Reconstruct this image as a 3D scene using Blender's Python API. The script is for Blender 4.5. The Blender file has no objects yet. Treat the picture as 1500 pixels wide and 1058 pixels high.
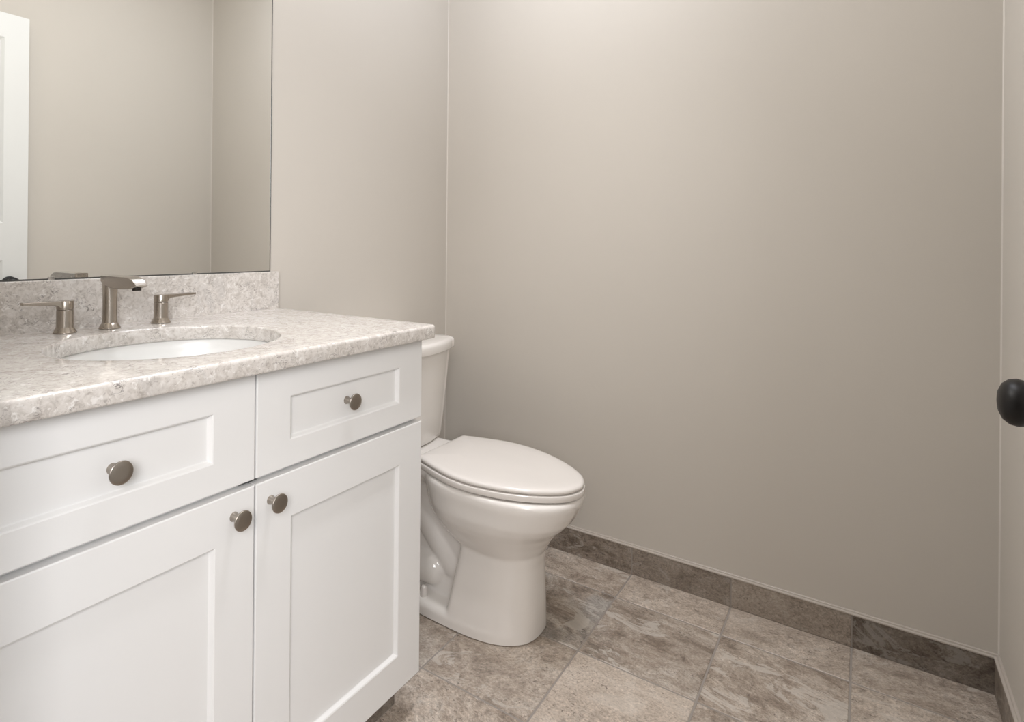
import bpy, bmesh, math, random
from mathutils import Vector, Matrix, noise as mnoise
PI = math.pi
C = bpy.context.scene.collection
SC = bpy.context.scene

# ------------------------------------------------------------------ camera
CAM = Vector((1.4047, -1.1217, 1.1015)); YAW, PITCH, ROLL, FPX = 0.6235, 0.0011, 0.0089, 861.39
fw = Vector((-math.sin(YAW)*math.cos(PITCH), math.cos(YAW)*math.cos(PITCH), math.sin(PITCH)))
rt = Vector((math.cos(YAW), math.sin(YAW), 0)); up = rt.cross(fw)
r_ = math.cos(ROLL)*rt + math.sin(ROLL)*up; u_ = -math.sin(ROLL)*rt + math.cos(ROLL)*up
cd = bpy.data.cameras.new('camera'); cam = bpy.data.objects.new('camera', cd); C.objects.link(cam)
cd.sensor_fit = 'HORIZONTAL'; cd.sensor_width = 36; cd.lens = FPX*36/1500
cd.shift_x = 105.38/1500; cd.shift_y = -170.64/1500; cd.clip_start = 0.02; cd.clip_end = 50
cam.matrix_world = Matrix(((r_.x, u_.x, -fw.x, CAM.x), (r_.y, u_.y, -fw.y, CAM.y), (r_.z, u_.z, -fw.z, CAM.z), (0, 0, 0, 1)))
SC.camera = cam

# ------------------------------------------------------------------ world, lights, exposure
w = bpy.data.worlds.new('world'); SC.world = w; w.use_nodes = True
w.node_tree.nodes['Background'].inputs[0].default_value = (1.0, 0.97, 0.94, 1)
w.node_tree.nodes['Background'].inputs[1].default_value = 0.05
SC.view_settings.view_transform = 'Standard'; SC.view_settings.look = 'None'
SC.view_settings.gamma = 1; SC.view_settings.use_curve_mapping = False
SC.view_settings.exposure = 0.0

def area(name, loc, target, size, power, col=(1, 1, 1), shape='DISK', size_y=None):
    l = bpy.data.lights.new(name, 'AREA'); l.shape = shape; l.size = size
    if size_y: l.size_y = size_y
    l.energy = power; l.color = col
    o = bpy.data.objects.new(name, l); C.objects.link(o); o.location = loc
    d = Vector(target)-Vector(loc); o.rotation_euler = d.to_track_quat('-Z', 'Y').to_euler()
    return o
# light bar above the mirror, a ceiling lamp, then added fills overhead and beyond the doorway
area('vanity_lamp', (0.13, -0.48, 2.12), (1.13, -0.48, 2.12), 0.60, 13.65, (1.0, 0.98, 0.945), 'RECTANGLE', 0.12)
area('ceiling_lamp_and_fill', (0.60, 0.35, 2.72), (0.60, 0.35, 0), 0.30, 10.0, (0.82, 0.88, 1.0))
area('ceiling_lamp_and_fill', (0.95, -0.10, 2.72), (0.70, 0.10, 0), 0.25, 3.2, (0.97, 0.97, 1.0)).data.spread = 1.3  # added overhead fill: lifts the floor and throws shadows downward
area('hallway_fill', (2.3, -2.05, 1.7), (0.5, 0.2, 0.7), 1.0, 50.9, (0.962, 0.97, 1.0), 'SQUARE')  # invented source outside the doorway, angled in to brighten the cabinet fronts
area('hallway_fill', (1.9, -2.55, 2.0), (0.8, 0.3, 0.9), 0.9, 13.0, (1.0, 0.85, 0.72), 'SQUARE')  # another unseen light, made up to carry the fill further right

# ------------------------------------------------------------------ room dimensions
W, D, FR, H = 1.6858, 0.8771, -0.985, 2.74      # right wall x, back wall y, front wall y, ceiling z
HC, TC, DC = 0.915, 0.0309, 0.5933             # counter top z, thickness, front x
DF = 0.5618                                   # cabinet fronts x
X0, DX, Y1, DY = 0.7803, 0.3029, 0.7079, 0.3029

# ------------------------------------------------------------------ materials
def mat(name):
    m = bpy.data.materials.new(name); m.use_nodes = True
    nt = m.node_tree; return m, nt, nt.nodes['Principled BSDF']
def N(nt, t, **kw):
    n = nt.nodes.new(t)
    for k, v in kw.items():
        if isinstance(k, str) and hasattr(n, k) and k not in n.inputs: setattr(n, k, v)
        else: n.inputs[k].default_value = v
    return n
def ramp(nt, stops, fac, interp='LINEAR'):
    n = nt.nodes.new('ShaderNodeValToRGB'); cr = n.color_ramp; cr.interpolation = interp
    while len(cr.elements) < len(stops): cr.elements.new(0.5)
    for e, (p, c) in zip(cr.elements, stops):
        e.position = p; e.color = (c[0], c[1], c[2], 1) if not isinstance(c, (int, float)) else (c, c, c, 1)
    nt.links.new(fac, n.inputs[0]); return n.outputs[0]
def mix(nt, fac, a, b, mode='MIX'):
    n = nt.nodes.new('ShaderNodeMix'); n.data_type = 'RGBA'; n.blend_type = mode
    for sock, v in ((n.inputs[0], fac), (n.inputs[6], a), (n.inputs[7], b)):
        if hasattr(v, 'is_output'): nt.links.new(v, sock)
        elif isinstance(v, (int, float)): sock.default_value = v if sock == n.inputs[0] else (v, v, v, 1)
        else: sock.default_value = (*v, 1)
    return n.outputs[2]
def noise(nt, vec, scale, detail=4, rough=0.5, dist=0.0):
    n = nt.nodes.new('ShaderNodeTexNoise'); n.inputs['Scale'].default_value = scale
    n.inputs['Detail'].default_value = detail; n.inputs['Roughness'].default_value = rough
    n.inputs['Distortion'].default_value = dist
    if vec is not None: nt.links.new(vec, n.inputs['Vector'])
    return n.outputs['Fac']
def objco(nt): return nt.nodes.new('ShaderNodeTexCoord').outputs['Object']
def mapping(nt, vec, scale=(1, 1, 1), rot=(0, 0, 0)):
    n = nt.nodes.new('ShaderNodeMapping'); nt.links.new(vec, n.inputs[0])
    n.inputs['Scale'].default_value = scale; n.inputs['Rotation'].default_value = rot
    return n.outputs[0]
def bump(nt, b, h, strength, dist=0.001):
    n = nt.nodes.new('ShaderNodeBump'); n.inputs['Strength'].default_value = strength
    n.inputs['Distance'].default_value = dist; nt.links.new(h, n.inputs['Height'])
    nt.links.new(n.outputs[0], b.inputs['Normal'])

def paint(name, col, rough, tex=0.0, scale=260):
    m, nt, b = mat(name); co = objco(nt)
    c = mix(nt, noise(nt, co, 3, 3), tuple(x*0.985 for x in col), tuple(min(1, x*1.015) for x in col))
    nt.links.new(c, b.inputs['Base Color']); b.inputs['Roughness'].default_value = rough
    if tex: bump(nt, b, noise(nt, co, scale, 3, 0.6), tex, 0.0006)
    return m
M_wall = paint('wall_paint', (0.575, 0.535, 0.480), 0.62, 0.25)
M_ceil = paint('ceiling_paint', (0.80, 0.78, 0.75), 0.8, 0.2)
M_caulk = paint('caulk_white', (0.66, 0.615, 0.56), 0.4)
M_trimw = paint('trim_white', (0.80, 0.79, 0.77), 0.35)
M_cab = paint('cabinet_white_lacquer', (0.80, 0.795, 0.785), 0.33, 0.05, 500)
M_door = paint('door_white', (0.72, 0.72, 0.70), 0.42)
M_edge = paint('tile_edge_strip', (0.47, 0.42, 0.37), 0.4)
M_dark = paint('cabinet_gap_dark', (0.10, 0.09, 0.08), 0.7)

def ceramic(name, col, rough=0.08, coat=0.4):
    m, nt, b = mat(name); co = objco(nt)
    c = mix(nt, noise(nt, co, 2.5, 2), tuple(x*0.99 for x in col), col)
    nt.links.new(c, b.inputs['Base Color']); b.inputs['Roughness'].default_value = rough
    b.inputs['Coat Weight'].default_value = coat; b.inputs['Coat Roughness'].default_value = 0.03
    return m
M_china = ceramic('vitreous_china', (0.80, 0.765, 0.725), 0.16)
M_seat = ceramic('seat_plastic', (0.735, 0.695, 0.655), 0.22)
M_sink = ceramic('sink_china', (0.78, 0.775, 0.755), 0.24, 0.0)

def metal(name, col, rough, aniso=0.0):
    m, nt, b = mat(name); co = objco(nt)
    f = noise(nt, co, 40, 2)
    c = mix(nt, f, tuple(x*0.985 for x in col), tuple(min(1, x*1.015) for x in col))
    nt.links.new(c, b.inputs['Base Color']); b.inputs['Metallic'].default_value = 1
    rr = nt.nodes.new('ShaderNodeMapRange'); nt.links.new(f, rr.inputs[0])
    rr.inputs[3].default_value = rough*0.98; rr.inputs[4].default_value = rough*1.02
    nt.links.new(rr.outputs[0], b.inputs['Roughness']); b.inputs['Anisotropic'].default_value = aniso
    return m
M_nickel = metal('brushed_nickel', (0.43, 0.385, 0.335), 0.27, 0.0)
M_knob = metal('knob_nickel', (0.40, 0.36, 0.32), 0.33)
M_chrome = metal('chrome', (0.75, 0.75, 0.75), 0.1)
M_steel = metal('hinge_bronze', (0.05, 0.045, 0.04), 0.4)
m, nt, b = mat('black_bronze'); M_black = m
c = mix(nt, noise(nt, objco(nt), 30, 3), (0.006, 0.005, 0.005), (0.012, 0.010, 0.009))
nt.links.new(c, b.inputs['Base Color']); b.inputs['Roughness'].default_value = 0.42; b.inputs['Specular IOR Level'].default_value = 0.28
m, nt, b = mat('mirror_silver'); M_mirror = m
c = mix(nt, noise(nt, objco(nt), 1.0, 1), (0.955, 0.965, 0.955), (0.96, 0.97, 0.96))
nt.links.new(c, b.inputs['Base Color']); b.inputs['Metallic'].default_value = 1; b.inputs['Roughness'].default_value = 0.0
M_medge = paint('mirror_edge_glass', (0.085, 0.085, 0.08), 0.25)

# quartz: pale grey-beige with soft clouds, fine flecks and short dark veins
m, nt, b = mat('quartz_counter'); M_quartz = m
co = objco(nt)
cl = noise(nt, co, 62, 6, 0.66, 1.0)
big = noise(nt, co, 9, 3, 0.5, 0.6)
cl2 = mix(nt, 0.22, cl, big)
base = ramp(nt, [(0.34, (0.42, 0.38, 0.345)), (0.44, (0.56, 0.52, 0.48)), (0.53, (0.65, 0.61, 0.57)), (0.66, (0.72, 0.69, 0.655))], cl2)
gw = ramp(nt, [(0.56, 0), (0.68, 1)], noise(nt, mapping(nt, co, (1, 1, 1), (2, 1, 0)), 14, 3, 0.6, 0.8))
base = mix(nt, mix(nt, 0.35, 0.0, gw), base, (0.45, 0.43, 0.415))
fl = ramp(nt, [(0.585, 0), (0.66, 1)], noise(nt, mapping(nt, co, (1, 1, 1), (0, 1, 2)), 150, 4, 0.6, 0.8))
base = mix(nt, mix(nt, 0.58, 0.0, fl), base, (0.33, 0.295, 0.272))
wl = ramp(nt, [(0.585, 0), (0.66, 1)], noise(nt, mapping(nt, co, (1, 1, 1), (1, 2, 3)), 95, 4, 0.6, 0.8))
base = mix(nt, mix(nt, 0.8, 0.0, wl), base, (0.80, 0.775, 0.745))
# short dark dashes: thin iso-bands of a distorted noise, gated by a patch mask
bn = noise(nt, mapping(nt, co, (1.0, 1.0, 1.6)), 40, 3, 0.5, 2.0)
band = ramp(nt, [(0.478, 0), (0.50, 1), (0.522, 0)], bn)
gate = ramp(nt, [(0.54, 0), (0.62, 1)], noise(nt, mapping(nt, co, (1, 1, 1), (2, 0, 1)), 28, 2, 0.5))
base = mix(nt, mix(nt, 1.0, band, gate, 'MULTIPLY'), base, (0.22, 0.20, 0.19))
nt.links.new(base, b.inputs['Base Color']); b.inputs['Roughness'].default_value = 0.16

# stone-look porcelain tile: attribute "tile" = (seed, tone, contrast, swirl)
m, nt, b = mat('travertine_tile'); M_tile = m
co = objco(nt)
at = nt.nodes.new('ShaderNodeAttribute'); at.attribute_name = 'tile'
sep = nt.nodes.new('ShaderNodeSeparateColor'); nt.links.new(at.outputs['Color'], sep.inputs[0])
seed, tone, con = sep.outputs[0], sep.outputs[1], sep.outputs[2]; swirl = at.outputs['Alpha']
sc = nt.nodes.new('ShaderNodeVectorMath'); sc.operation = 'SCALE'; sc.inputs[0].default_value = (13.7, 7.3, 5.1)
nt.links.new(seed, sc.inputs['Scale'])
ad = nt.nodes.new('ShaderNodeVectorMath'); ad.operation = 'ADD'; nt.links.new(co, ad.inputs[0]); nt.links.new(sc.outputs[0], ad.inputs[1])
rv = nt.nodes.new('ShaderNodeVectorRotate'); rv.rotation_type = 'Z_AXIS'
an = nt.nodes.new('ShaderNodeMath'); an.operation = 'MULTIPLY'; nt.links.new(seed, an.inputs[0]); an.inputs[1].default_value = 40.0
fr_ = nt.nodes.new('ShaderNodeMath'); fr_.operation = 'FRACT'; nt.links.new(an.outputs[0], fr_.inputs[0])
mr = nt.nodes.new('ShaderNodeMapRange'); nt.links.new(fr_.outputs[0], mr.inputs[0]); mr.inputs[3].default_value = -0.35; mr.inputs[4].default_value = 0.35
nt.links.new(ad.outputs[0], rv.inputs['Vector']); nt.links.new(mr.outputs[0], rv.inputs['Angle'])
P = rv.outputs[0]
streak = noise(nt, mapping(nt, P, (5.0, 13.0, 13.0)), 1.0, 12, 0.76, 0.8)
cloud = noise(nt, P, 10.0, 12, 0.78, 1.1)
st = mix(nt, 0.55, streak, cloud)
swn = noise(nt, mapping(nt, P, (3.0, 5.0, 5.0)), 1.0, 9, 0.66, 2.4)
st = mix(nt, swirl, st, swn)
colr = ramp(nt, [(0.36, (0.120, 0.090, 0.068)), (0.435, (0.240, 0.188, 0.147)), (0.495, (0.390, 0.322, 0.262)), (0.555, (0.510, 0.440, 0.373)), (0.63, (0.660, 0.605, 0.540))], st)
flat = mix(nt, con, (0.455, 0.388, 0.325), colr)
gry = mix(nt, mix(nt, swirl, 0.0, ramp(nt, [(0.42, 0.85), (0.56, 0.0)], noise(nt, P, 3.2, 3, 0.5, 1.0))), flat, (0.370, 0.345, 0.315))
fine = noise(nt, mapping(nt, P, (150, 190, 190)), 1.0, 6, 0.78, 0.3)
sp = mix(nt, 0.85, gry, ramp(nt, [(0.34, 0.50), (0.46, 0.90), (0.55, 1.08), (0.68, 1.42)], fine), 'MULTIPLY')
mid = noise(nt, mapping(nt, P, (42, 60, 60), (0.1, 0, 0.3)), 1.0, 9, 0.76, 0.8)
midg = ramp(nt, [(0.40, 0.15), (0.62, 0.95)], noise(nt, mapping(nt, P, (1, 1, 1), (0, 1, 1)), 7, 3))
sp = mix(nt, midg, sp, ramp(nt, [(0.36, 0.60), (0.47, 0.95), (0.54, 1.04), (0.64, 1.26)], mid), 'MULTIPLY')
pit = ramp(nt, [(0.60, 0.0), (0.645, 1.0)], noise(nt, mapping(nt, P, (85, 130, 130), (0, 0, 0.2)), 1.0, 4, 0.65, 1.0))
pitg = mix(nt, 1.0, pit, ramp(nt, [(0.40, 0.05), (0.56, 1.0)], noise(nt, mapping(nt, P, (1, 1, 1), (1, 1, 0)), 9, 3)), 'MULTIPLY')
sp = mix(nt, mix(nt, 0.75, 0.0, pitg), sp, (0.090, 0.068, 0.053))
lite = ramp(nt, [(0.565, 0.0), (0.595, 1.0)], noise(nt, mapping(nt, P, (6, 12, 12), (0.4, 0, 0)), 1.0, 9, 0.70, 1.0))
sp = mix(nt, mix(nt, 0.75, 0.0, mix(nt, 1.0, lite, con, 'MULTIPLY')), sp, (0.600, 0.550, 0.490))
tn = nt.nodes.new('ShaderNodeCombineColor')
for i in range(3): nt.links.new(tone, tn.inputs[i])
sp = mix(nt, 1.0, sp, tn.outputs[0], 'MULTIPLY')
nt.links.new(sp, b.inputs['Base Color']); b.inputs['Roughness'].default_value = 0.42
bump(nt, b, st, 0.25, 0.002)
M_grout = paint('grout_grey', (0.31, 0.277, 0.247), 0.85, 0.6, 900)

# ------------------------------------------------------------------ mesh helpers
def link(name, me, m=None, parent=None, smooth=False, ang=40):
    o = bpy.data.objects.new(name, me); C.objects.link(o)
    if m is not None:
        for k in (m if isinstance(m, (list, tuple)) else [m]): me.materials.append(k)
    if smooth:
        me.polygons.foreach_set('use_smooth', [True]*len(me.polygons))
        if ang: me.set_sharp_from_angle(angle=math.radians(ang))
    if parent: o.parent = parent
    return o
def obj(name, bm, m=None, parent=None, smooth=False, ang=40, bevel=0, seg=2, sub=0):
    bmesh.ops.recalc_face_normals(bm, faces=bm.faces[:])
    me = bpy.data.meshes.new(name); bm.to_mesh(me); bm.free()
    o = link(name, me, m, parent, smooth, ang)
    if bevel:
        md = o.modifiers.new('bevel', 'BEVEL'); md.width = bevel; md.segments = seg; md.limit_method = 'ANGLE'; md.angle_limit = 0.5
        md.harden_normals = False
    if sub:
        md = o.modifiers.new('sub', 'SUBSURF'); md.levels = sub; md.render_levels = sub
    return o
def box(bm, x0, x1, y0, y1, z0, z1, mi=0):
    v = [bm.verts.new(p) for p in ((x0,y0,z0),(x1,y0,z0),(x1,y1,z0),(x0,y1,z0),(x0,y0,z1),(x1,y0,z1),(x1,y1,z1),(x0,y1,z1))]
    fs = [bm.faces.new([v[i] for i in f]) for f in ((3,2,1,0),(4,5,6,7),(0,1,5,4),(1,2,6,5),(2,3,7,6),(3,0,4,7))]
    for f in fs: f.material_index = mi
    return fs
def loft(bm, rings, closed=True, cap0=True, cap1=True, loop=False):
    vs = [[bm.verts.new(p) for p in r] for r in rings]
    n = len(vs[0])
    R = range(len(vs)) if loop else range(len(vs)-1)
    for i in R:
        a, b_ = vs[i], vs[(i+1) % len(vs)]
        for k in range(n if closed else n-1):
            bm.faces.new((a[k], a[(k+1) % n], b_[(k+1) % n], b_[k]))
    if not loop:
        if cap0: bm.faces.new(list(reversed(vs[0])))
        if cap1: bm.faces.new(vs[-1])
    return vs
def lathe(bm, prof, mat4=Matrix(), n=40):
    """prof = [(radius, height)] about local Z; mat4 places it"""
    rings = []
    for r, h in prof:
        r = max(r, 1e-5)
        rings.append([mat4 @ Vector((r*math.cos(2*PI*k/n), r*math.sin(2*PI*k/n), h)) for k in range(n)])
    loft(bm, rings)
def axis_mat(loc, direction):
    return Matrix.Translation(loc) @ Vector(direction).to_track_quat('Z', 'Y').to_matrix().to_4x4()
def tag(o, label=None, cat=None, group=None, kind=None):
    for k, v in (('label', label), ('category', cat), ('group', group), ('kind', kind)):
        if v: o[k] = v
    return o
def struct(o, label=None, cat=None): return tag(o, label, cat, kind='structure')
def empty(name, loc, label, cat, group=None):
    o = bpy.data.objects.new(name, None); C.objects.link(o); o.location = loc; o.empty_display_size = 0.1
    return tag(o, label, cat, group)
def child(o, parent):                        # parent a mesh built in world coordinates
    o.parent = parent
    base = parent; inv = Vector((0, 0, 0))
    while base: inv += base.location; base = base.parent
    o.location = -inv if o.location.length == 0 else o.location
    return o
def part(name, bm, m, parent, origin, **kw):
    """bm in world coordinates; origin = world place of the part's own origin"""
    bmesh.ops.translate(bm, verts=bm.verts[:], vec=-Vector(origin))
    o = obj(name, bm, m, None, **kw)
    o.parent = parent; pw = Vector((0, 0, 0)); q = parent
    while q: pw += q.location; q = q.parent
    o.location = Vector(origin)-pw
    return o
def fillet_pts(cx, cy, r, a0, a1, n=6):
    return [(cx+r*math.cos(a0+(a1-a0)*i/n), cy+r*math.sin(a0+(a1-a0)*i/n)) for i in range(n+1)]

# ------------------------------------------------------------------ room shell
T = 0.12
bm = bmesh.new(); box(bm, -T, 0, FR-T, D+T, -0.02, H); struct(obj('wall_left', bm, M_wall), 'warm grey painted wall behind the mirror and toilet tank', 'wall')
bm = bmesh.new(); box(bm, 0, W, D, D+T, -0.02, H); struct(obj('wall_back', bm, M_wall), 'large plain warm grey wall beside the toilet', 'wall')
bm = bmesh.new(); box(bm, W, W+T, FR-T, D+T, -0.02, H); struct(obj('wall_right', bm, M_wall), 'warm grey wall at the right behind the black door knob', 'wall')
DX0, DX1, DH = 0.715, 1.640, 2.100                     # doorway in the front wall
bm = bmesh.new(); box(bm, 0, DX0, FR-T, FR, -0.02, H); box(bm, DX0, DX1, FR-T, FR, DH, H); box(bm, DX1, W, FR-T, FR, -0.02, H)
struct(obj('wall_front', bm, M_wall), 'wall with the doorway the picture is taken from', 'wall')
bm = bmesh.new(); box(bm, -T, W+T, FR-T, D+T, H, H+0.05); struct(obj('ceiling', bm, M_ceil), 'flat white ceiling', 'ceiling')
bm = bmesh.new()
for x0, x1 in ((DX0-0.006, DX0+0.014), (DX1-0.002, DX1+0.018)): box(bm, x0, x1, FR-T-0.002, FR+0.002, 0.0, DH)
box(bm, DX0-0.006, DX1+0.018, FR-T-0.002, FR+0.002, DH-0.018, DH+0.002)
box(bm, DX0-0.062, DX0+0.004, FR+0.0005, FR+0.016, 0.0, DH+0.06); box(bm, DX0+0.004, W-0.001, FR+0.0005, FR+0.016, DH-0.008, DH+0.06)
struct(obj('trim_1', bm, M_trimw, bevel=0.002), 'white casing around the doorway', 'trim')

# floor: grout bed plus individually set tiles (one mesh)
random.seed(4)
def put_tile(bm, lay, corners, n, h, tone, con, swirl, inset=0.0, rad=0.0012):
    """corners: 4 points of the tile face plane; n: outward normal; h: raise"""
    n = Vector(n); cs = [Vector(c) for c in corners]; ctr = sum(cs, Vector())/4
    def ring(d, hh):
        out = []
        for i in range(4):
            e1 = (cs[(i+1) % 4]-cs[i]).normalized(); e0 = (cs[i-1]-cs[i]).normalized()
            out.append(cs[i]+(e1+e0)*d+n*hh)
        return out
    vs = [[bm.verts.new(p) for p in r] for r in (ring(0, 0), ring(0, h-rad), ring(rad*1.2, h))]
    fs = []
    for a, b_ in zip(vs, vs[1:]):
        for k in range(4): fs.append(bm.faces.new((a[k], a[(k+1) % 4], b_[(k+1) % 4], b_[k])))
    fs.append(bm.faces.new(vs[-1]))
    s = random.random()
    for f in fs:
        f.material_index = 1
        for l in f.loops: l[lay] = (s, tone, con, swirl)
def tile_layer(bm): return bm.loops.layers.float_color.new('tile')
G = 0.0024
bm = bmesh.new(); lay = tile_layer(bm)
box(bm, 0, W, FR-1.6, D, -0.03, -0.0012)
xs = [0.0, X0-2*DX, X0-DX, X0, X0+DX, X0+2*DX, W]
ys = [FR-1.6]+[Y1-k*DY for k in range(10, -1, -1)]+[D]
special = {(2, 10): (0.92, 0.9, 0.9), (3, 10): (0.93, 1.0, 0.15), (3, 9): (1.14, 0.35, 0.0), (2, 9): (0.97, 0.75, 0.0), (4, 10): (1.0, 0.85, 0.0),
           (4, 9): (0.92, 0.95, 0.1), (2, 11): (1.05, 0.8, 0.0), (3, 11): (1.10, 0.55, 0.0), (4, 11): (1.02, 0.5, 0.0), (5, 11): (0.95, 0.75, 0.0), (5, 10): (1.04, 0.5, 0.0),
           (2, 8): (1.06, 0.9, 0.1), (1, 9): (0.9, 0.8, 0.1), (1, 10): (0.85, 0.8, 0.0)}
for i in range(len(xs)-1):
    for j in range(len(ys)-1):
        t, c_, s_ = special.get((i, j), (random.uniform(0.93, 1.06), random.uniform(0.5, 0.95), random.choice((0, 0, 0.1, 0.7))))
        g0 = 0 if i == 0 else G; g1 = 0 if xs[i+1] == W else G
        h0 = 0 if j == 0 else G; h1 = 0 if ys[j+1] == D else G
        put_tile(bm, lay, [(xs[i]+g0, ys[j]+h0, -0.001), (xs[i+1]-g1, ys[j]+h0, -0.001), (xs[i+1]-g1, ys[j+1]-h1, -0.001), (xs[i]+g0, ys[j+1]-h1, -0.001)], (0, 0, 1), 0.001, t, c_, s_)
struct(obj('floor', bm, [M_grout, M_tile]), 'beige brown stone-look tile floor laid in a straight grid', 'floor')

HB, TB = 0.0913, 0.0099
def baseboard(name, label, edges, tones, to3):
    bm = bmesh.new(); lay = tile_layer(bm)
    p = to3
    a, b_ = edges[0], edges[-1]
    # grout backing
    q0, q1 = p(a, 0.0), p(b_, 0.0)
    c0, c1 = p(a, TB-0.0012), p(b_, TB-0.0012)
    v = [bm.verts.new((*c, z)) for z in (0.0, HB) for c in (q0, q1, c1, c0)]
    for f in ((3,2,1,0),(4,5,6,7),(0,1,5,4),(1,2,6,5),(2,3,7,6),(3,0,4,7)): bm.faces.new([v[i] for i in f])
    nrm = Vector((*p(0, 1.0), 0))-Vector((*p(0, 0.0), 0))
    for (s0, s1), (t, c_, sw) in zip(zip(edges, edges[1:]), tones):
        g0 = 0.0005 if s0 == a else G*0.8; g1 = 0.0005 if s1 == b_ else G*0.8
        e0, e1 = p(s0+g0, TB-0.001), p(s1-g1, TB-0.001)
        put_tile(bm, lay, [(*e0, 0.0015), (*e1, 0.0015), (*e1, HB-0.0022), (*e0, HB-0.0022)], nrm, 0.001, t, c_, sw, rad=0.0008)
    return struct(obj(name, bm, [M_grout, M_tile]), label, 'baseboard')
baseboard('baseboard_back', 'brown stone-look tile skirting along the wall beside the toilet', [0.0, X0-2*DX, X0-DX, X0, X0+DX, X0+2*DX, W],
          [(0.7, 0.8, 0), (0.7, 0.8, 0), (0.64, 1.0, 0), (0.62, 0.65, 0), (0.76, 0.35, 0), (0.46, 1.0, 0)], lambda s, d: (s, D-d))
baseboard('baseboard_right', 'brown tile skirting at the foot of the right wall', [-0.965, -0.5, -0.2, 0.102, 0.405, D-TB],
          [(0.7, 0.6, 0)]*4+[(0.62, 0.8, 0)], lambda s, d: (W-d, s))
baseboard('baseboard_left', 'brown tile skirting behind the toilet', [0.012, 0.405, D-TB], [(0.7, 0.6, 0), (0.7, 0.8, 0)], lambda s, d: (d, s))
# pale metal edge strips capping the skirting
def strip(name, label, to3, a, b_):
    prof = [(0.0, HB-0.0018), (TB+0.0010, HB-0.0018), (TB+0.0014, HB-0.0010), (TB+0.0014, HB+0.0014), (TB+0.0006, HB+0.0026), (0.0062, HB+0.0032), (0.0056, HB+0.0040), (0.0052, HB+0.0066), (0.0040, HB+0.0076), (0.0, HB+0.0078)]
    bm = bmesh.new(); loft(bm, [[(*to3(t, d), z) for d, z in prof] for t in (a, b_)])
    return struct(obj(name, bm, M_edge), label, 'trim')
strip('trim_2', 'thin pale edge strip on top of the tile skirting beside the toilet', lambda t, d: (t, D-d), 0.0, W)
strip('trim_3', 'thin pale edge strip on the right wall skirting', lambda t, d: (W-d, t), -0.965, D-TB)
# caulk beads in the wall corners
def bead(name, label, x, y, sx, sy, z0, z1, r=0.0030):
    bm = bmesh.new(); prof = [(0, 0)]+[(r*(1-math.sin(a)), r*(1-math.cos(a))) for a in [PI/2*i/5 for i in range(6)]]
    rings = [[(x+sx*px, y+sy*py, z) for px, py in prof] for z in (z0, z1)]
    loft(bm, rings); return struct(obj(name, bm, M_caulk), label, 'trim')
bead('trim_4', 'pale caulk line in the corner behind the toilet', 0.0, D, 1, -1, HB, H)
bead('trim_5', 'pale caulk line in the corner at the right', W, D, -1, -1, HB+0.008, H)

# door standing open along the right wall (seen in the mirror; its knob shows at the right)
XD, TD, DY0, DY1, DZ = 1.600, 0.035, -0.980, -0.078, 2.083
bm = bmesh.new()
def panelled(bm, a0, a1, z0, z1, panels, P, depth, bev):
    """slab front with recessed panels on a grid of cuts; P(a, z, d) -> point, d = depth behind the face"""
    as_ = sorted({a0, a1, *[p for q in panels for p in q[:2]]}); zs = sorted({z0, z1, *[p for q in panels for p in q[2:]]})
    for i in range(len(as_)-1):
        for j in range(len(zs)-1):
            cell = (as_[i], as_[i+1], zs[j], zs[j+1])
            c = [(cell[0], cell[2]), (cell[1], cell[2]), (cell[1], cell[3]), (cell[0], cell[3])]
            if cell in [tuple(q) for q in panels]:
                s = [1, 1], [-1, 1], [-1, -1], [1, -1]
                rings = [[P(a, z, 0) for a, z in c], [P(a+k[0]*bev*0.9, z+k[1]*bev*0.9, depth*0.9) for (a, z), k in zip(c, s)],
                         [P(a+k[0]*bev, z+k[1]*bev, depth) for (a, z), k in zip(c, s)]]
                loft(bm, rings, cap0=False)
            else: bm.faces.new([bm.verts.new(P(a, z, 0)) for a, z in c])
pd = [(DY0+0.10, DY1-0.092, 1.18, DZ-0.105), (DY0+0.10, DY1-0.092, 0.23, 1.02)]
for side in (0, 1):
    sx = XD if side == 0 else XD+TD; sg = 1 if side == 0 else -1
    panelled(bm, DY0, DY1, 0.008, DZ, pd, lambda a, z, d, sx=sx, sg=sg: (sx+sg*d, a, z), 0.009, 0.012)
zc = sorted({0.008, DZ, 1.18, DZ-0.105, 0.23, 1.02})
for a in (DY0, DY1):
    for z0, z1 in zip(zc, zc[1:]): bm.faces.new([bm.verts.new(p) for p in ((XD, a, z0), (XD+TD, a, z0), (XD+TD, a, z1), (XD, a, z1))])
ac = sorted({DY0, DY1, DY0+0.10, DY1-0.092})
for z in (0.008, DZ):
    for a0, a1 in zip(ac, ac[1:]): bm.faces.new([bm.verts.new(p) for p in ((XD, a0, z), (XD+TD, a0, z), (XD+TD, a1, z), (XD, a1, z))])
bmesh.ops.remove_doubles(bm, verts=bm.verts[:], dist=1e-5)
door = struct(obj('door_1', bm, M_door), 'white panelled door standing open along the right wall with a black knob', 'door')
KY, KZ = -0.145, 0.919
bm = bmesh.new()
lathe(bm, [(0.0, 0), (0.031, 0), (0.032, 0.002), (0.031, 0.006), (0.026, 0.009), (0.014, 0.011), (0, 0.011)], axis_mat((XD, KY, KZ), (-1, 0, 0)))
lathe(bm, [(0.0, 0), (0.031, 0), (0.032, 0.002), (0.031, 0.006), (0.026, 0.009), (0.014, 0.011), (0, 0.011)], axis_mat((XD+TD, KY, KZ), (1, 0, 0)))
ros = part('rosette', bm, M_black, door, (XD, KY, KZ), smooth=True)
bm = bmesh.new()
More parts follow.
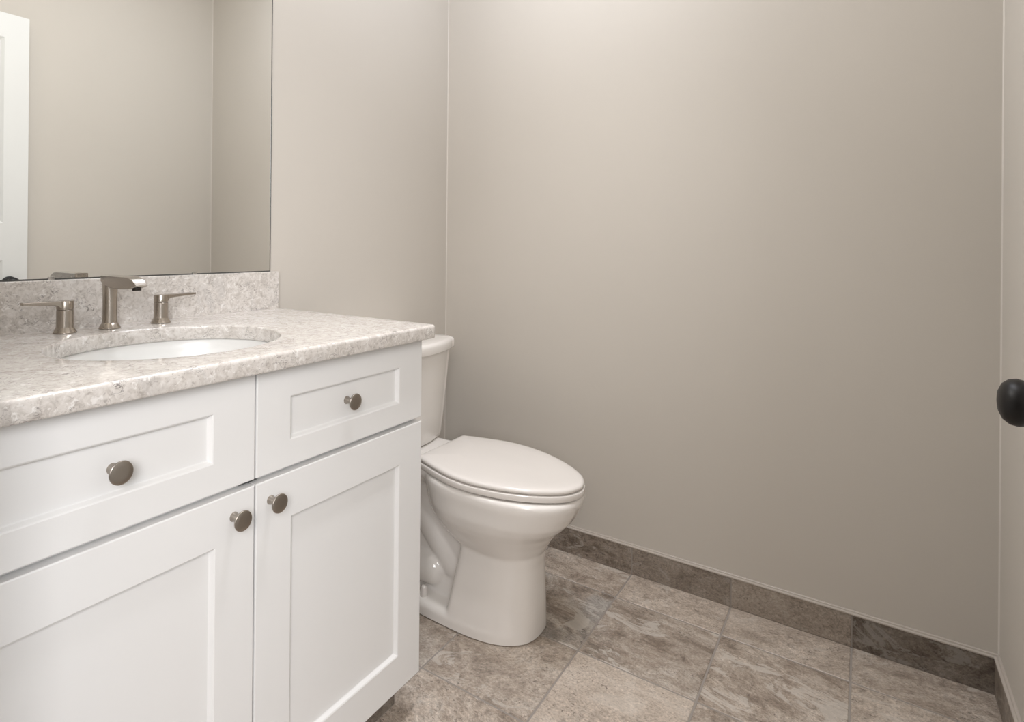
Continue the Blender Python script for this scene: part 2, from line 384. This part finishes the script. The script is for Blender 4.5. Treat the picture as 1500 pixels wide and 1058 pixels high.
kn = [(0.0, 0.010), (0.0105, 0.010), (0.0098, 0.022), (0.0125, 0.026), (0.0215, 0.031), (0.0268, 0.0375), (0.0283, 0.0440), (0.0268, 0.0510), (0.0215, 0.0570), (0.0130, 0.0605), (0.0045, 0.0618), (0, 0.0620)]
lathe(bm, kn, axis_mat((XD, KY, KZ), (-1, 0, 0)), 48)
tag(part('door_knob', bm, M_black, door, (XD, KY, KZ), smooth=True, ang=60), 'rounded black door knob')
bm = bmesh.new(); box(bm, XD+0.005, XD+TD-0.005, DY1-0.002, DY1+0.0008, KZ-0.028, KZ+0.028); box(bm, XD+0.012, XD+0.023, DY1, DY1+0.007, KZ-0.01, KZ+0.01)
part('latch_plate', bm, M_black, door, (XD, DY1, KZ))
for z in (0.22, 1.02, 1.80):
    bm = bmesh.new(); lathe(bm, [(0, -0.045), (0.006, -0.045), (0.006, 0.045), (0, 0.045)], Matrix.Translation((XD-0.004, DY0-0.004, z)), 16)
    box(bm, XD-0.004, XD+0.028, DY0-0.0025, DY0, z-0.044, z+0.044)
    part('hinge', bm, M_black, door, (XD, DY0, z), smooth=True)

# ------------------------------------------------------------------ vanity cabinet
YR, YG, YL = -0.0186, -0.4854, -0.9522
van = empty('vanity_cabinet', (0.28, YG, 0.0), 'white shaker vanity cabinet with two drawers and two doors under the stone countertop', 'cabinet')
bm = bmesh.new(); th = 0.018; xf = DF-0.0205
box(bm, 0.002, xf, YR-0.004-th, YR-0.002, 0.0965, HC-TC); box(bm, 0.002, xf, YL+0.002, YL+0.002+th, 0.0965, HC-TC)
box(bm, 0.002, xf, YL+0.002+th, YR-0.004-th, 0.0965, 0.0965+th); box(bm, 0.002, 0.014, YL+0.002+th, YR-0.004-th, 0.1145, HC-TC)
box(bm, xf-0.018, xf, YL+th, YR-0.004-th, HC-TC-0.03, HC-TC); box(bm, xf-0.018, xf, YL+th, YR-0.004-th, 0.672, 0.715)
box(bm, xf-0.018, xf, YG-0.02, YG+0.02, 0.1145, HC-TC-0.03)
part('body', bm, M_cab, van, (0.28, YG, 0.0), bevel=0.0008)
bm = bmesh.new(); lay = tile_layer(bm); box(bm, 0.490, 0.500, YL+0.002, YR-0.016, 0.0, 0.0965)
for y0, y1 in ((YL+0.002, -0.65), (-0.65, -0.35), (-0.35, YR-0.016)):
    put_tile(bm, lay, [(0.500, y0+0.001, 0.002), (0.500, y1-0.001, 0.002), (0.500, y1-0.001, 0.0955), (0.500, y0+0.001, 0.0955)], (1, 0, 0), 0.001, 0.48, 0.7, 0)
box(bm, 0.002, 0.490, YR-0.03, YR-0.016, 0.0, 0.0965); box(bm, 0.002, 0.490, YL+0.002, YL+0.016, 0.0, 0.0965)
part('toe_kick', bm, [M_grout, M_tile], van, (0.500, YG, 0.0))
def front_bm(y0, y1, z0, z1, l, r, b_, t, depth=0.009, bev=0.0065):
    bm = bmesh.new(); e = 0.0018; th = 0.020
    rect = lambda x, d: [(x, y0+d, z0+d), (x, y1-d, z0+d), (x, y1-d, z1-d), (x, y0+d, z1-d)]
    iy0, iy1, iz0, iz1 = y0+l, y1-r, z0+b_, z1-t
    inn = lambda x, d: [(x, iy0+d, iz0+d), (x, iy1-d, iz0+d), (x, iy1-d, iz1-d), (x, iy0+d, iz1-d)]
    s2 = 0.3*e
    loft(bm, [rect(DF-th, 0), rect(DF-e, 0), rect(DF-s2, s2), rect(DF, e), inn(DF, 0), inn(DF-0.0012, 0.0022), inn(DF-depth+0.001, bev-0.0015), inn(DF-depth, bev)])
    return bm
def knob_bm(x, y, z, proj=0.0265):
    bm = bmesh.new(); A = axis_mat((x, y, z), (1, 0, 0)) @ Matrix.Diagonal((1.05, 1.05, 1, 1)); p = proj
    lathe(bm, [(0, 0), (0.0078, 0), (0.0074, 0.0015), (0.0058, 0.0055), (0.0050, 0.010), (0.0056, p-0.0095), (0.0085, p-0.0062), (0.0140, p-0.0040),
               (0.0155, p-0.0030), (0.0159, p-0.0018), (0.0156, p-0.0006), (0.0148, p-0.0001), (0.0080, p+0.0002), (0, p+0.0002)], A, 40)
    return bm
fronts = [('drawer', (YG+0.0018, YR, 0.6974, 0.8800), (0.0726, 0.0818, 0.0476, 0.0540), (DF-0.009, -0.2580, 0.7845), 'right drawer of the cabinet, nearest the toilet'),
          ('drawer', (YL, YG-0.0018, 0.6974, 0.8800), (0.0726, 0.0794, 0.0489, 0.0525), (DF-0.009, -0.7188, 0.7840), 'left drawer of the cabinet, below the faucet'),
          ('cabinet_door', (YG+0.0018, YR, 0.0966, 0.6872), (0.0758, 0.0792, 0.079, 0.0810), (DF, -0.4530, 0.6510), 'right door of the cabinet, nearest the toilet'),
          ('cabinet_door', (YL, YG-0.0018, 0.0966, 0.6872), (0.0758, 0.0744, 0.079, 0.0765), (DF, -0.5275, 0.6485), 'left door of the cabinet')]
for nm, (y0, y1, z0, z1), fr4, kp, lb in fronts:
    f = part(nm, front_bm(y0, y1, z0, z1, *fr4), M_cab, van, (DF-0.02, (y0+y1)/2, z0))
    part('knob', knob_bm(*kp), M_knob, f, kp, smooth=True, ang=55)

# ------------------------------------------------------------------ countertop with oval cut-out
SX, SY, SR, KE = 0.3264, -0.5017, 0.1832, 0.0284      # oval: half axes SR across, SR+KE along the wall
def rrect_pt(a, inset):
    x0, x1, y0, y1, r = 0.0005+inset, DC-inset, -0.9840+inset, 0.0-inset, 0.016-min(inset, 0.008)
    d = Vector((math.cos(a), math.sin(a))); lo, hi = 0.0, 2.0
    def inside(p):
        qx, qy = p
        if not (x0 <= qx <= x1 and y0 <= qy <= y1): return False
        if qx > x1-r:
            for cy, s in ((y1-r, 1), (y0+r, -1)):
                if (qy-cy)*s > 0 and (qx-(x1-r))**2+(qy-cy)**2 > r*r: return False
        return True
    for _ in range(40):
        md = (lo+hi)/2
        if inside((SX+d.x*md, SY+d.y*md)): lo = md
        else: hi = md
    return SX+d.x*lo, SY+d.y*lo
angs = [2*PI*k/180 for k in range(180)]
for cx, cy in ((0.0005, 0.0), (0.0005, -0.984), (DC, 0.0), (DC, -0.984)):
    a0 = math.atan2(cy-SY, cx-SX) % (2*PI); angs += [a0+k*0.004 for k in range(-6, 7)]
angs = sorted(angs)
rings = []
rb, rt2 = 0.003, 0.0065
def outer(inset, z): rings.append([(*rrect_pt(a, inset), z) for a in angs])
def el(r, a): return 1/math.sqrt((math.cos(a)/r)**2+(math.sin(a)/(r+KE))**2)
def inner(r, z): rings.append([(SX+el(r, a)*math.cos(a), SY+el(r, a)*math.sin(a), z) for a in angs])
inner(SR+0.002, HC-TC); outer(rb, HC-TC)
for i in range(1, 4): t = PI/2*i/3; outer(rb*(1-math.sin(t)), HC-TC+rb*(1-math.cos(t)))
for i in range(0, 6): t = PI/2*i/5; outer(rt2*(1-math.cos(t)), HC-rt2+rt2*math.sin(t))
outer(0.03, HC); rr = 0.004
inner(SR+0.04, HC)
for i in range(0, 5): t = PI/2*i/4; inner(SR+rr*(1-math.sin(t)), HC-rr*(1-math.cos(t)))
inner(SR, HC-TC+0.003)
bm = bmesh.new(); loft(bm, rings, loop=True)
tag(obj('countertop', bm, M_quartz, smooth=True, ang=60), 'speckled pale grey-beige stone countertop on the white cabinet, with an oval sink opening', 'countertop')
# backsplash
bm = bmesh.new(); box(bm, 0.0005, 0.0202, -0.983, -0.0008, HC-0.0012, HC+0.1056)
tag(obj('backsplash', bm, M_quartz, bevel=0.0018, seg=3, smooth=True), 'low speckled stone upstand along the wall under the mirror', 'backsplash')
# sink
sk = empty('sink', (SX, SY, HC-TC-0.15), 'oval white under-mounted basin set in the stone countertop', 'sink')
bm = bmesh.new(); ro = SR+0.006; z0 = HC-TC
prof = [(SR+0.028, z0), (SR+0.030, z0-0.004), (SR+0.028, z0-0.008), (ro+0.008, z0-0.012), (ro+0.006, z0-0.05), (ro-0.02, z0-0.10), (ro-0.07, z0-0.14), (0.04, z0-0.155), (0.0225, z0-0.156),
        (0.0225, z0-0.147), (0.04, z0-0.145), (ro-0.078, z0-0.130), (ro-0.034, z0-0.096), (ro-0.008, z0-0.05), (ro-0.002, z0-0.02), (ro-0.001, z0-0.004), (ro+0.002, z0-0.0004)]
rings = [[(SX+r*math.cos(2*PI*k/96), SY+(r+KE*min(1, r/SR))*math.sin(2*PI*k/96), z) for k in range(96)] for r, z in prof]
loft(bm, rings, loop=True)
part('basin', bm, M_sink, sk, (SX, SY, z0-0.15), smooth=True, ang=50)
bm = bmesh.new(); lathe(bm, [(0, -0.01), (0.0205, -0.01), (0.0205, 0.0), (0.026, 0.001), (0.027, 0.0025), (0.024, 0.0035), (0.017, 0.003), (0.0165, 0.007), (0.013, 0.0095), (0, 0.010)], Matrix.Translation((SX, SY, z0-0.1455)), 40)
tag(part('drain', bm, M_nickel, sk, (SX, SY, z0-0.1455), smooth=True), 'brushed metal drain plug')

# ------------------------------------------------------------------ faucet (spout and two lever handles)
FX, FY = 0.080, -0.5036
fa = empty('faucet', (FX, FY, HC), 'brushed nickel three-piece basin faucet standing behind the oval sink', 'faucet')
flare = [(0, 0.0002), (0.0208, 0.0002), (0.0214, 0.0010), (0.0214, 0.0022), (0.0206, 0.0036), (0.0180, 0.0085), (0.0160, 0.0125)]
# spout: round post growing into a flat arm that curls down at the tip
bm = bmesh.new()
def sect(cx, wx, wy, z, ex, n=40):
    out = []
    for k in range(n):
        t = 2*PI*k/n; c_, s_ = math.cos(t), math.sin(t)
        out.append((cx+wx*abs(c_)**(2/ex)*(1 if c_ >= 0 else -1), FY+wy*abs(s_)**(2/ex)*(1 if s_ >= 0 else -1), z))
    return out
rp = 0.0143
rings = [sect(FX, rp+0.0006, rp+0.0006, HC+0.0125, 2), sect(FX, rp, rp, HC+0.03, 2), sect(FX, rp, rp, HC+0.06, 2.0), sect(FX, rp, rp, HC+0.080, 2.2),
         sect(FX, rp, rp, HC+0.094, 2.8), sect(FX, rp, rp, HC+0.104, 3.4), sect(FX+0.0002, rp-0.0001, rp-0.0002, HC+0.1135, 4)]
loft(bm, rings)
# arm profile in x-z (top line, bottom line), then extruded across y with rounded edges
top = [(FX+a, b_) for a, b_ in ((-0.0128, 0.1150), (0.012, 0.1150), (0.050, 0.1152), (0.082, 0.1152), (0.098, 0.1148), (0.108, 0.1132), (0.117, 0.1096), (0.125, 0.1046), (0.1325, 0.0988))]
bot = [(FX+a, b_) for a, b_ in ((-0.0128, 0.1010), (0.002, 0.0940), (0.020, 0.0900), (0.042, 0.0888), (0.066, 0.0888), (0.084, 0.0890), (0.098, 0.0898), (0.112, 0.0920), (0.1305, 0.0966))]
rings = []
for (xt, zt), (xb, zb) in zip(top, bot):
    hw, e = 0.0142-0.0012*max(0, min(1, (xt-FX)/0.12)), 0.0014
    zt += HC; zb += HC
    rings.append([(xb, FY-hw+e, zb), (xb, FY+hw-e, zb), (xb+(xt-xb)*0.1, FY+hw, zb+e*0.7), (xt-(xt-xb)*0.1, FY+hw, zt-e*0.7), (xt, FY+hw-e, zt), (xt, FY-hw+e, zt), (xt-(xt-xb)*0.1, FY-hw, zt-e*0.7), (xb+(xt-xb)*0.1, FY-hw, zb+e*0.7)])
loft(bm, rings)
spout = part('spout', bm, M_nickel, fa, (FX, FY, HC), smooth=True, ang=35)
bm = bmesh.new(); lathe(bm, [(r, z) for r, z in flare[:-1]]+[(0.0152, 0.0125), (0.0146, 0.0130), (0, 0.0130)], Matrix.Translation((FX, FY, HC)))
part('base_ring', bm, M_nickel, spout, (FX, FY, HC), smooth=True, ang=20)
bm = bmesh.new(); lathe(bm, [(0, 0.0), (0.0085, 0.0), (0.0088, 0.0006), (0.0088, 0.006), (0, 0.006)], Matrix.Translation((FX+0.113, FY, HC+0.0875)), 32)
tag(part('aerator', bm, M_steel, spout, (FX+0.113, FY, HC+0.0875), smooth=True), 'dark round water outlet under the spout tip')
def handle(cy, s, L):
    h_bm = bmesh.new(); cx = FX
    lathe(h_bm, flare+[(0.0156, 0.020), (0.0155, 0.0470), (0.0150, 0.0478), (0, 0.0478)], Matrix.Translation((cx, cy, HC)))
    hd = part('handle', h_bm, M_nickel, fa, (cx, cy, HC), smooth=True, ang=20)
    bm = bmesh.new()
    lathe(bm, [(0, 0.0486), (0.0150, 0.0486), (0.0156, 0.0494), (0.0157, 0.0650), (0.0152, 0.0660), (0, 0.0662)], Matrix.Translation((cx, cy, HC)))
    rings = []
    for d, zb, zt, hw in ((0.002, 0.0500, 0.0655, 0.0125), (0.012, 0.0520, 0.0660, 0.0112), (0.0155, 0.0560, 0.0661, 0.0100), (0.021, 0.0578, 0.0662, 0.0092), (0.045, 0.0595, 0.0665, 0.0078), (0.070, 0.0608, 0.0668, 0.0068), (L, 0.0613, 0.0668, 0.0066), (L+0.0008, 0.0620, 0.0662, 0.0060)):
        y = cy+s*d; e = 0.0009
        rings.append([(cx-hw+e, y, HC+zb), (cx+hw-e, y, HC+zb), (cx+hw, y, HC+zb+e), (cx+hw, y, HC+zt-e), (cx+hw-e, y, HC+zt), (cx-hw+e, y, HC+zt), (cx-hw, y, HC+zt-e), (cx-hw, y, HC+zb+e)])
    loft(bm, rings)
    part('lever', bm, M_nickel, hd, (cx, cy, HC+0.0486), smooth=True, ang=35)
handle(-0.5920, -1, 0.0765); handle(-0.3892, 1, 0.0835)

# ------------------------------------------------------------------ mirror
mi = empty('mirror', (0.0, -0.5, HC+0.107), 'large frameless mirror on the wall above the stone upstand, reflecting the white door', 'mirror')
bm = bmesh.new(); ym0, ym1, mz0, mz1 = -0.978, -0.0209, HC+0.1062, 2.06
fs = box(bm, 0.0008, 0.0055, ym0, ym1, mz0, mz1, 1)
for f in fs:
    if all(abs(v.co.x-0.0055) < 1e-6 for v in f.verts): f.material_index = 0
part('glass', bm, [M_mirror, M_medge], mi, (0.0, -0.5, mz0))
bm = bmesh.new(); e = 0.0024; x0, x1 = 0.00555, 0.0062
for y0, y1, z0, z1 in ((ym1-e, ym1, mz0, mz1), (ym0, ym0+e, mz0, mz1), (ym0+e, ym1-e, mz0, mz0+e), (ym0+e, ym1-e, mz1-e, mz1)): box(bm, x0, x1, y0, y1, z0, z1)
tag(part('glass_edge', bm, M_medge, mi, (0.006, -0.5, mz0)), 'dark ground edge of the mirror glass')
for y in (-0.5898, -0.26):
    bm = bmesh.new(); box(bm, 0.0056, 0.0072, y-0.006, y+0.006, mz0-0.001, mz0+0.006); 
    part('clip', bm, M_chrome, mi, (0.006, y, mz0), bevel=0.0006)

# ------------------------------------------------------------------ toilet
TY = 0.405
TILT = 0.030                                              # rim, seat and lid rise slightly towards the hinges
toi = empty('toilet', (0.35, TY, 0.0), 'white two-piece toilet with closed lid between the vanity and the wall', 'toilet')
def egg(xb, xf, hw, z, ex=2.2, n=56, wide=0.46, back=2.6):
    """egg-shaped plan: back at xb, tip at xf, half width hw, widest at fraction wide"""
    xm = xb+(xf-xb)*wide; out = []
    for k in range(n):
        t = 2*PI*k/n; c_, s_ = math.cos(t), math.sin(t); e = ex if c_ > 0 else back
        L = (xf-xm) if c_ > 0 else (xm-xb)
        out.append((xm+L*abs(c_)**(2/e)*(1 if c_ >= 0 else -1), TY+hw*abs(s_)**(2/e)*(1 if s_ >= 0 else -1), z))
    return out
def foot(xb, xm, xf, hb, hw, z, e=2.5):
    """plan of the foot: flat back at xb (half width hb), widest hw at xm, rounded nose at xf"""
    pts = [(xb, 0.35*hb), (xb, 0.7*hb), (xb+0.004, 0.93*hb)]
    for i in range(9): t = i/8; x = xb+0.014+(xm-xb-0.014)*t; pts.append((x, hb+(hw-hb)*math.sin(t*PI/2)))
    for i in range(1, 21): a = PI/2*(1-i/20); pts.append((xm+(xf-xm)*math.cos(a)**(2/e), hw*abs(math.sin(a))**(2/e)))
    return [(x, TY+y, z) for x, y in pts]+[(x, TY-y, z) for x, y in reversed(pts[:-1])]
parts_bm = bmesh.new()
# bowl
loft(parts_bm, [egg(0.46, 0.650, 0.075, 0.185), egg(0.430, 0.663, 0.096, 0.215), egg(0.405, 0.677, 0.113, 0.238), egg(0.372, 0.692, 0.130, 0.265), egg(0.345, 0.715, 0.148, 0.297), egg(0.331, 0.738, 0.159, 0.318), egg(0.323, 0.757, 0.1665, 0.340),
                egg(0.310, 0.774, 0.1705, 0.372), egg(0.303, 0.783, 0.1745, 0.395), egg(0.303, 0.785, 0.1750, 0.408), egg(0.309, 0.780, 0.1710, 0.4175)])
# front pedestal
loft(parts_bm, [foot(0.418, 0.46, 0.671, 0.135, 0.136, -0.03), foot(0.420, 0.46, 0.6715, 0.134, 0.1355, 0.02), foot(0.431, 0.465, 0.6705, 0.130, 0.131, 0.07), foot(0.443, 0.475, 0.6680, 0.121, 0.122, 0.14), foot(0.453, 0.482, 0.6665, 0.113, 0.114, 0.195), foot(0.459, 0.49, 0.673, 0.108, 0.110, 0.238), foot(0.463, 0.50, 0.684, 0.104, 0.107, 0.262)])
# plinth flange
loft(parts_bm, [foot(0.12, 0.46, 0.6705, 0.118, 0.136, -0.03), foot(0.12, 0.46, 0.671, 0.118, 0.136, 0.030), foot(0.124, 0.46, 0.667, 0.112, 0.130, 0.040), foot(0.13, 0.46, 0.660, 0.102, 0.121, 0.045)])
# trapway body
def rbox(x0, x1, hy, z, r=0.03, n=5):
    out = []
    for cx, cy, a0 in ((x1-r, TY+hy-r, 0), (x0+r, TY+hy-r, PI/2), (x0+r, TY-hy+r, PI), (x1-r, TY-hy+r, 1.5*PI)):
        out += [(cx+r*math.cos(a0+PI/2*i/n), cy+r*math.sin(a0+PI/2*i/n), z) for i in range(n+1)]
    return out
loft(parts_bm, [rbox(0.14, 0.48, 0.074, 0.02), rbox(0.14, 0.48, 0.062, 0.10), rbox(0.12, 0.48, 0.060, 0.21), rbox(0.09, 0.46, 0.074, 0.32), rbox(0.06, 0.45, 0.095, 0.385)])
# tank deck
loft(parts_bm, [rbox(0.07, 0.40, 0.085, 0.360), rbox(0.055, 0.40, 0.110, 0.382), rbox(0.045, 0.40, 0.126, 0.402), rbox(0.042, 0.40, 0.128, 0.418), rbox(0.046, 0.36, 0.123, 0.4275)])
# trap bulges on both sides
def capsule(a, b_, ra, rb_, n=24, m=8):
    a, b_ = Vector(a), Vector(b_); ax = (b_-a).normalized(); q = ax.to_track_quat('Z', 'Y').to_matrix()
    rings = []
    for i in range(m): t = min(PI/2*(1-i/m)+1e-3, PI/2-1e-2); rings.append((a-ax*ra*math.sin(t), ra*math.cos(t)))
    rings += [(a, ra), (b_, rb_)]
    for i in range(1, m+1): t = min(PI/2*i/m, PI/2-1e-2); rings.append((b_+ax*rb_*math.sin(t), rb_*math.cos(t)))
    loft(parts_bm, [[c_+q @ Vector((r*math.cos(2*PI*k/n), r*math.sin(2*PI*k/n), 0)) for k in range(n)] for c_, r in rings])
for s in (-1, 1):
    capsule((0.18, TY+s*0.042, 0.100), (0.330, TY+s*0.048, 0.105), 0.055, 0.052)
    capsule((0.21, TY+s*0.022, 0.350), (0.40, TY+s*0.022, 0.130), 0.055, 0.052)
bmesh.ops.recalc_face_normals(parts_bm, faces=parts_bm.faces[:])
me = bpy.data.meshes.new('bowl_raw'); parts_bm.to_mesh(me); parts_bm.free()
tmp = bpy.data.objects.new('bowl_raw', me); C.objects.link(tmp)
rm = tmp.modifiers.new('r', 'REMESH'); rm.mode = 'VOXEL'; rm.voxel_size = 0.0040
sm = tmp.modifiers.new('s', 'SMOOTH'); sm.factor = 0.5; sm.iterations = 13
dg = bpy.context.evaluated_depsgraph_get(); dg.update()
bme = bpy.data.meshes.new_from_object(tmp.evaluated_get(dg)); bme.name = 'bowl'
bpy.data.objects.remove(tmp); bpy.data.meshes.remove(me)
bm = bmesh.new(); bm.from_mesh(bme); bpy.data.meshes.remove(bme)
for v in bm.verts:
    t = max(0.0, min(1.0, (v.co.z-0.30)/0.10)); v.co.z += t*t*(3-2*t)*(TILT*(0.786-max(v.co.x, 0.30))-0.005); v.co.y += 0.005*t
cut = bmesh.ops.bisect_plane(bm, geom=bm.verts[:]+bm.edges[:]+bm.faces[:], plane_co=(0, 0, 0.0035), plane_no=(0, 0, -1), clear_outer=True)
rim = [e for e in cut['geom_cut'] if isinstance(e, bmesh.types.BMEdge)]
fill = bmesh.ops.holes_fill(bm, edges=rim, sides=0)['faces']
ins = bmesh.ops.inset_region(bm, faces=fill, thickness=0.005, use_even_offset=True)
ext = bmesh.ops.extrude_face_region(bm, geom=fill)
for v in [g for g in ext['geom'] if isinstance(g, bmesh.types.BMVert)]: v.co.z = 0.0002
bmesh.ops.delete(bm, geom=fill, context='FACES')
bowl = part('bowl', bm, M_china, toi, (0.35, TY, 0.0), smooth=True, ang=50)
# seat ring and lid share one outline
HALF = [(0.314, 0.0), (0.314, 0.05), (0.314, 0.09), (0.3140, 0.112), (0.3152, 0.1205), (0.3215, 0.1255), (0.340, 0.1330), (0.370, 0.1440), (0.402, 0.1545), (0.430, 0.1635), (0.460, 0.1710), (0.490, 0.1748), (0.520, 0.1752), (0.550, 0.1720),
        (0.585, 0.1650), (0.620, 0.1555), (0.655, 0.1410), (0.690, 0.1235), (0.720, 0.1035), (0.745, 0.0830), (0.765, 0.0610), (0.778, 0.0360), (0.7845, 0.0130), (0.7860, 0.0)]
def outline(z, d=0.0, g=0.0, cut=None):
    pts = [(x, y) for x, y in HALF]+[(x, -y) for x, y in HALF[-2:0:-1]]
    n = len(pts); out = []
    for i in range(n):                                   # Catmull-Rom refinement, then offset towards the middle
        p0, p1, p2, p3 = (Vector(pts[(i+k) % n]) for k in (-1, 0, 1, 2))
        for t in (0, 0.5):
            out.append(0.5*((2*p1)+(p2-p0)*t+(2*p0-5*p1+4*p2-p3)*t*t+(3*p1-p0-3*p2+p3)*t*t*t))
    cx = 0.54
    return [(cx+(p.x-cx)*(1+(g-d)/0.245), TY+0.007+p.y*(1+(g-d)/0.170), z-0.005+TILT*(0.786-p.x)) for p in out]
def slab(name, zs, m, parent, g=0.0):
    bm = bmesh.new(); loft(bm, [outline(z, d, g) for d, z in zs]); return part(name, bm, m, parent, (0.305, TY, zs[0][1]), smooth=True, ang=50)
slab('seat', [(0.0022, 0.4226), (0.0006, 0.4231), (0, 0.4243), (0, 0.4366), (0.0007, 0.4382), (0.0020, 0.4390)], M_seat, toi, 0.0025)
slab('seat_lid', [(0.0020, 0.4436), (0.0006, 0.4438), (0, 0.4446), (0, 0.4492), (0.0012, 0.4520), (0.004, 0.4542), (0.009, 0.4558), (0.02, 0.4570), (0.05, 0.4578), (0.10, 0.4582)], M_seat, toi)
for s in (-1, 1):
    bm = bmesh.new(); loft(bm, [[(x, TY+s*0.072+y-TY, z) for x, y, z in rbox(0.296+d, 0.330-d, 0.020-d, z, 0.008)] for d, z in ((0, 0.428), (0, 0.445), (0.002, 0.450), (0.005, 0.4525))])
    part('hinge_cap', bm, M_seat, toi, (0.285, TY+s*0.072, 0.42), smooth=True)
    bm = bmesh.new(); lathe(bm, [(0, 0), (0.0115, 0), (0.0110, 0.006), (0.0090, 0.026), (0.0080, 0.030), (0.0050, 0.0325), (0, 0.033)], Matrix.Translation((0.336, TY+s*0.108, 0.042)), 24)
    part('bolt_cap', bm, M_seat, toi, (0.336, TY+s*0.108, 0.042), smooth=True)
# tank
def tank_out(hw, xb, xf, bow, z, r=0.028):
    """flat back, bowed front"""
    fx = lambda y: xf-bow*(y/hw)**2
    pts = []; m_ = 14
    for i in range(m_+1): y = (hw-r)*i/m_; pts.append((fx(y), y))
    cx = fx(hw-r)-r*0.9
    for i in range(1, 7): a = PI/2*(i/6); pts.append((cx+r*0.9*math.cos(PI/2-PI/2+a), hw-r+r*math.sin(a)))
    pts += [(xb+0.012, hw), (xb+0.004, hw-0.004), (xb, hw-0.014)]
    return [(x, TY-y, z) for x, y in reversed(pts)]+[(x, TY+y, z) for x, y in pts[1:]]
bm = bmesh.new()
loft(bm, [tank_out(0.110, 0.06, 0.200, 0.012, 0.4335), tank_out(0.141, 0.05, 0.228, 0.022, 0.436), tank_out(0.150, 0.044, 0.236, 0.026, 0.444), tank_out(0.154, 0.041, 0.240, 0.029, 0.458), tank_out(0.166, 0.036, 0.247, 0.035, 0.53),
          tank_out(0.179, 0.031, 0.255, 0.042, 0.63), tank_out(0.190, 0.026, 0.262, 0.047, 0.73), tank_out(0.1905, 0.026, 0.262, 0.047, 0.743)])
tank = part('tank', bm, M_china, toi, (0.12, TY, 0.43), smooth=True, ang=60)
bm = bmesh.new()
lo = lambda d, z: tank_out(0.2045-d, 0.0170+d, 0.2775-d, 0.052, z, 0.03)
loft(bm, [lo(0.006, 0.7434), lo(0.001, 0.7450), lo(0, 0.748), lo(0, 0.768), lo(0.0015, 0.774), lo(0.006, 0.7785), lo(0.013, 0.7810), lo(0.05, 0.7818)])
part('tank_lid', bm, M_china, toi, (0.12, TY, 0.744), smooth=True, ang=60)
bm = bmesh.new(); lathe(bm, [(0, 0), (0.013, 0), (0.013, 0.006), (0.008, 0.010), (0.007, 0.016), (0, 0.017)], axis_mat((0.226, 0.270, 0.695), (1, 0, 0)), 24)
loft(bm, [[(0.240+dx, 0.270+t, 0.695+dz-0.10*t) for dx, dz in ((-0.003, -0.006), (0.003, -0.006), (0.003, 0.006), (-0.003, 0.006))] for t in (-0.008, 0.07)])
tag(part('flush_lever', bm, M_chrome, tank, (0.226, 0.27, 0.695), smooth=True), 'small metal flush lever')
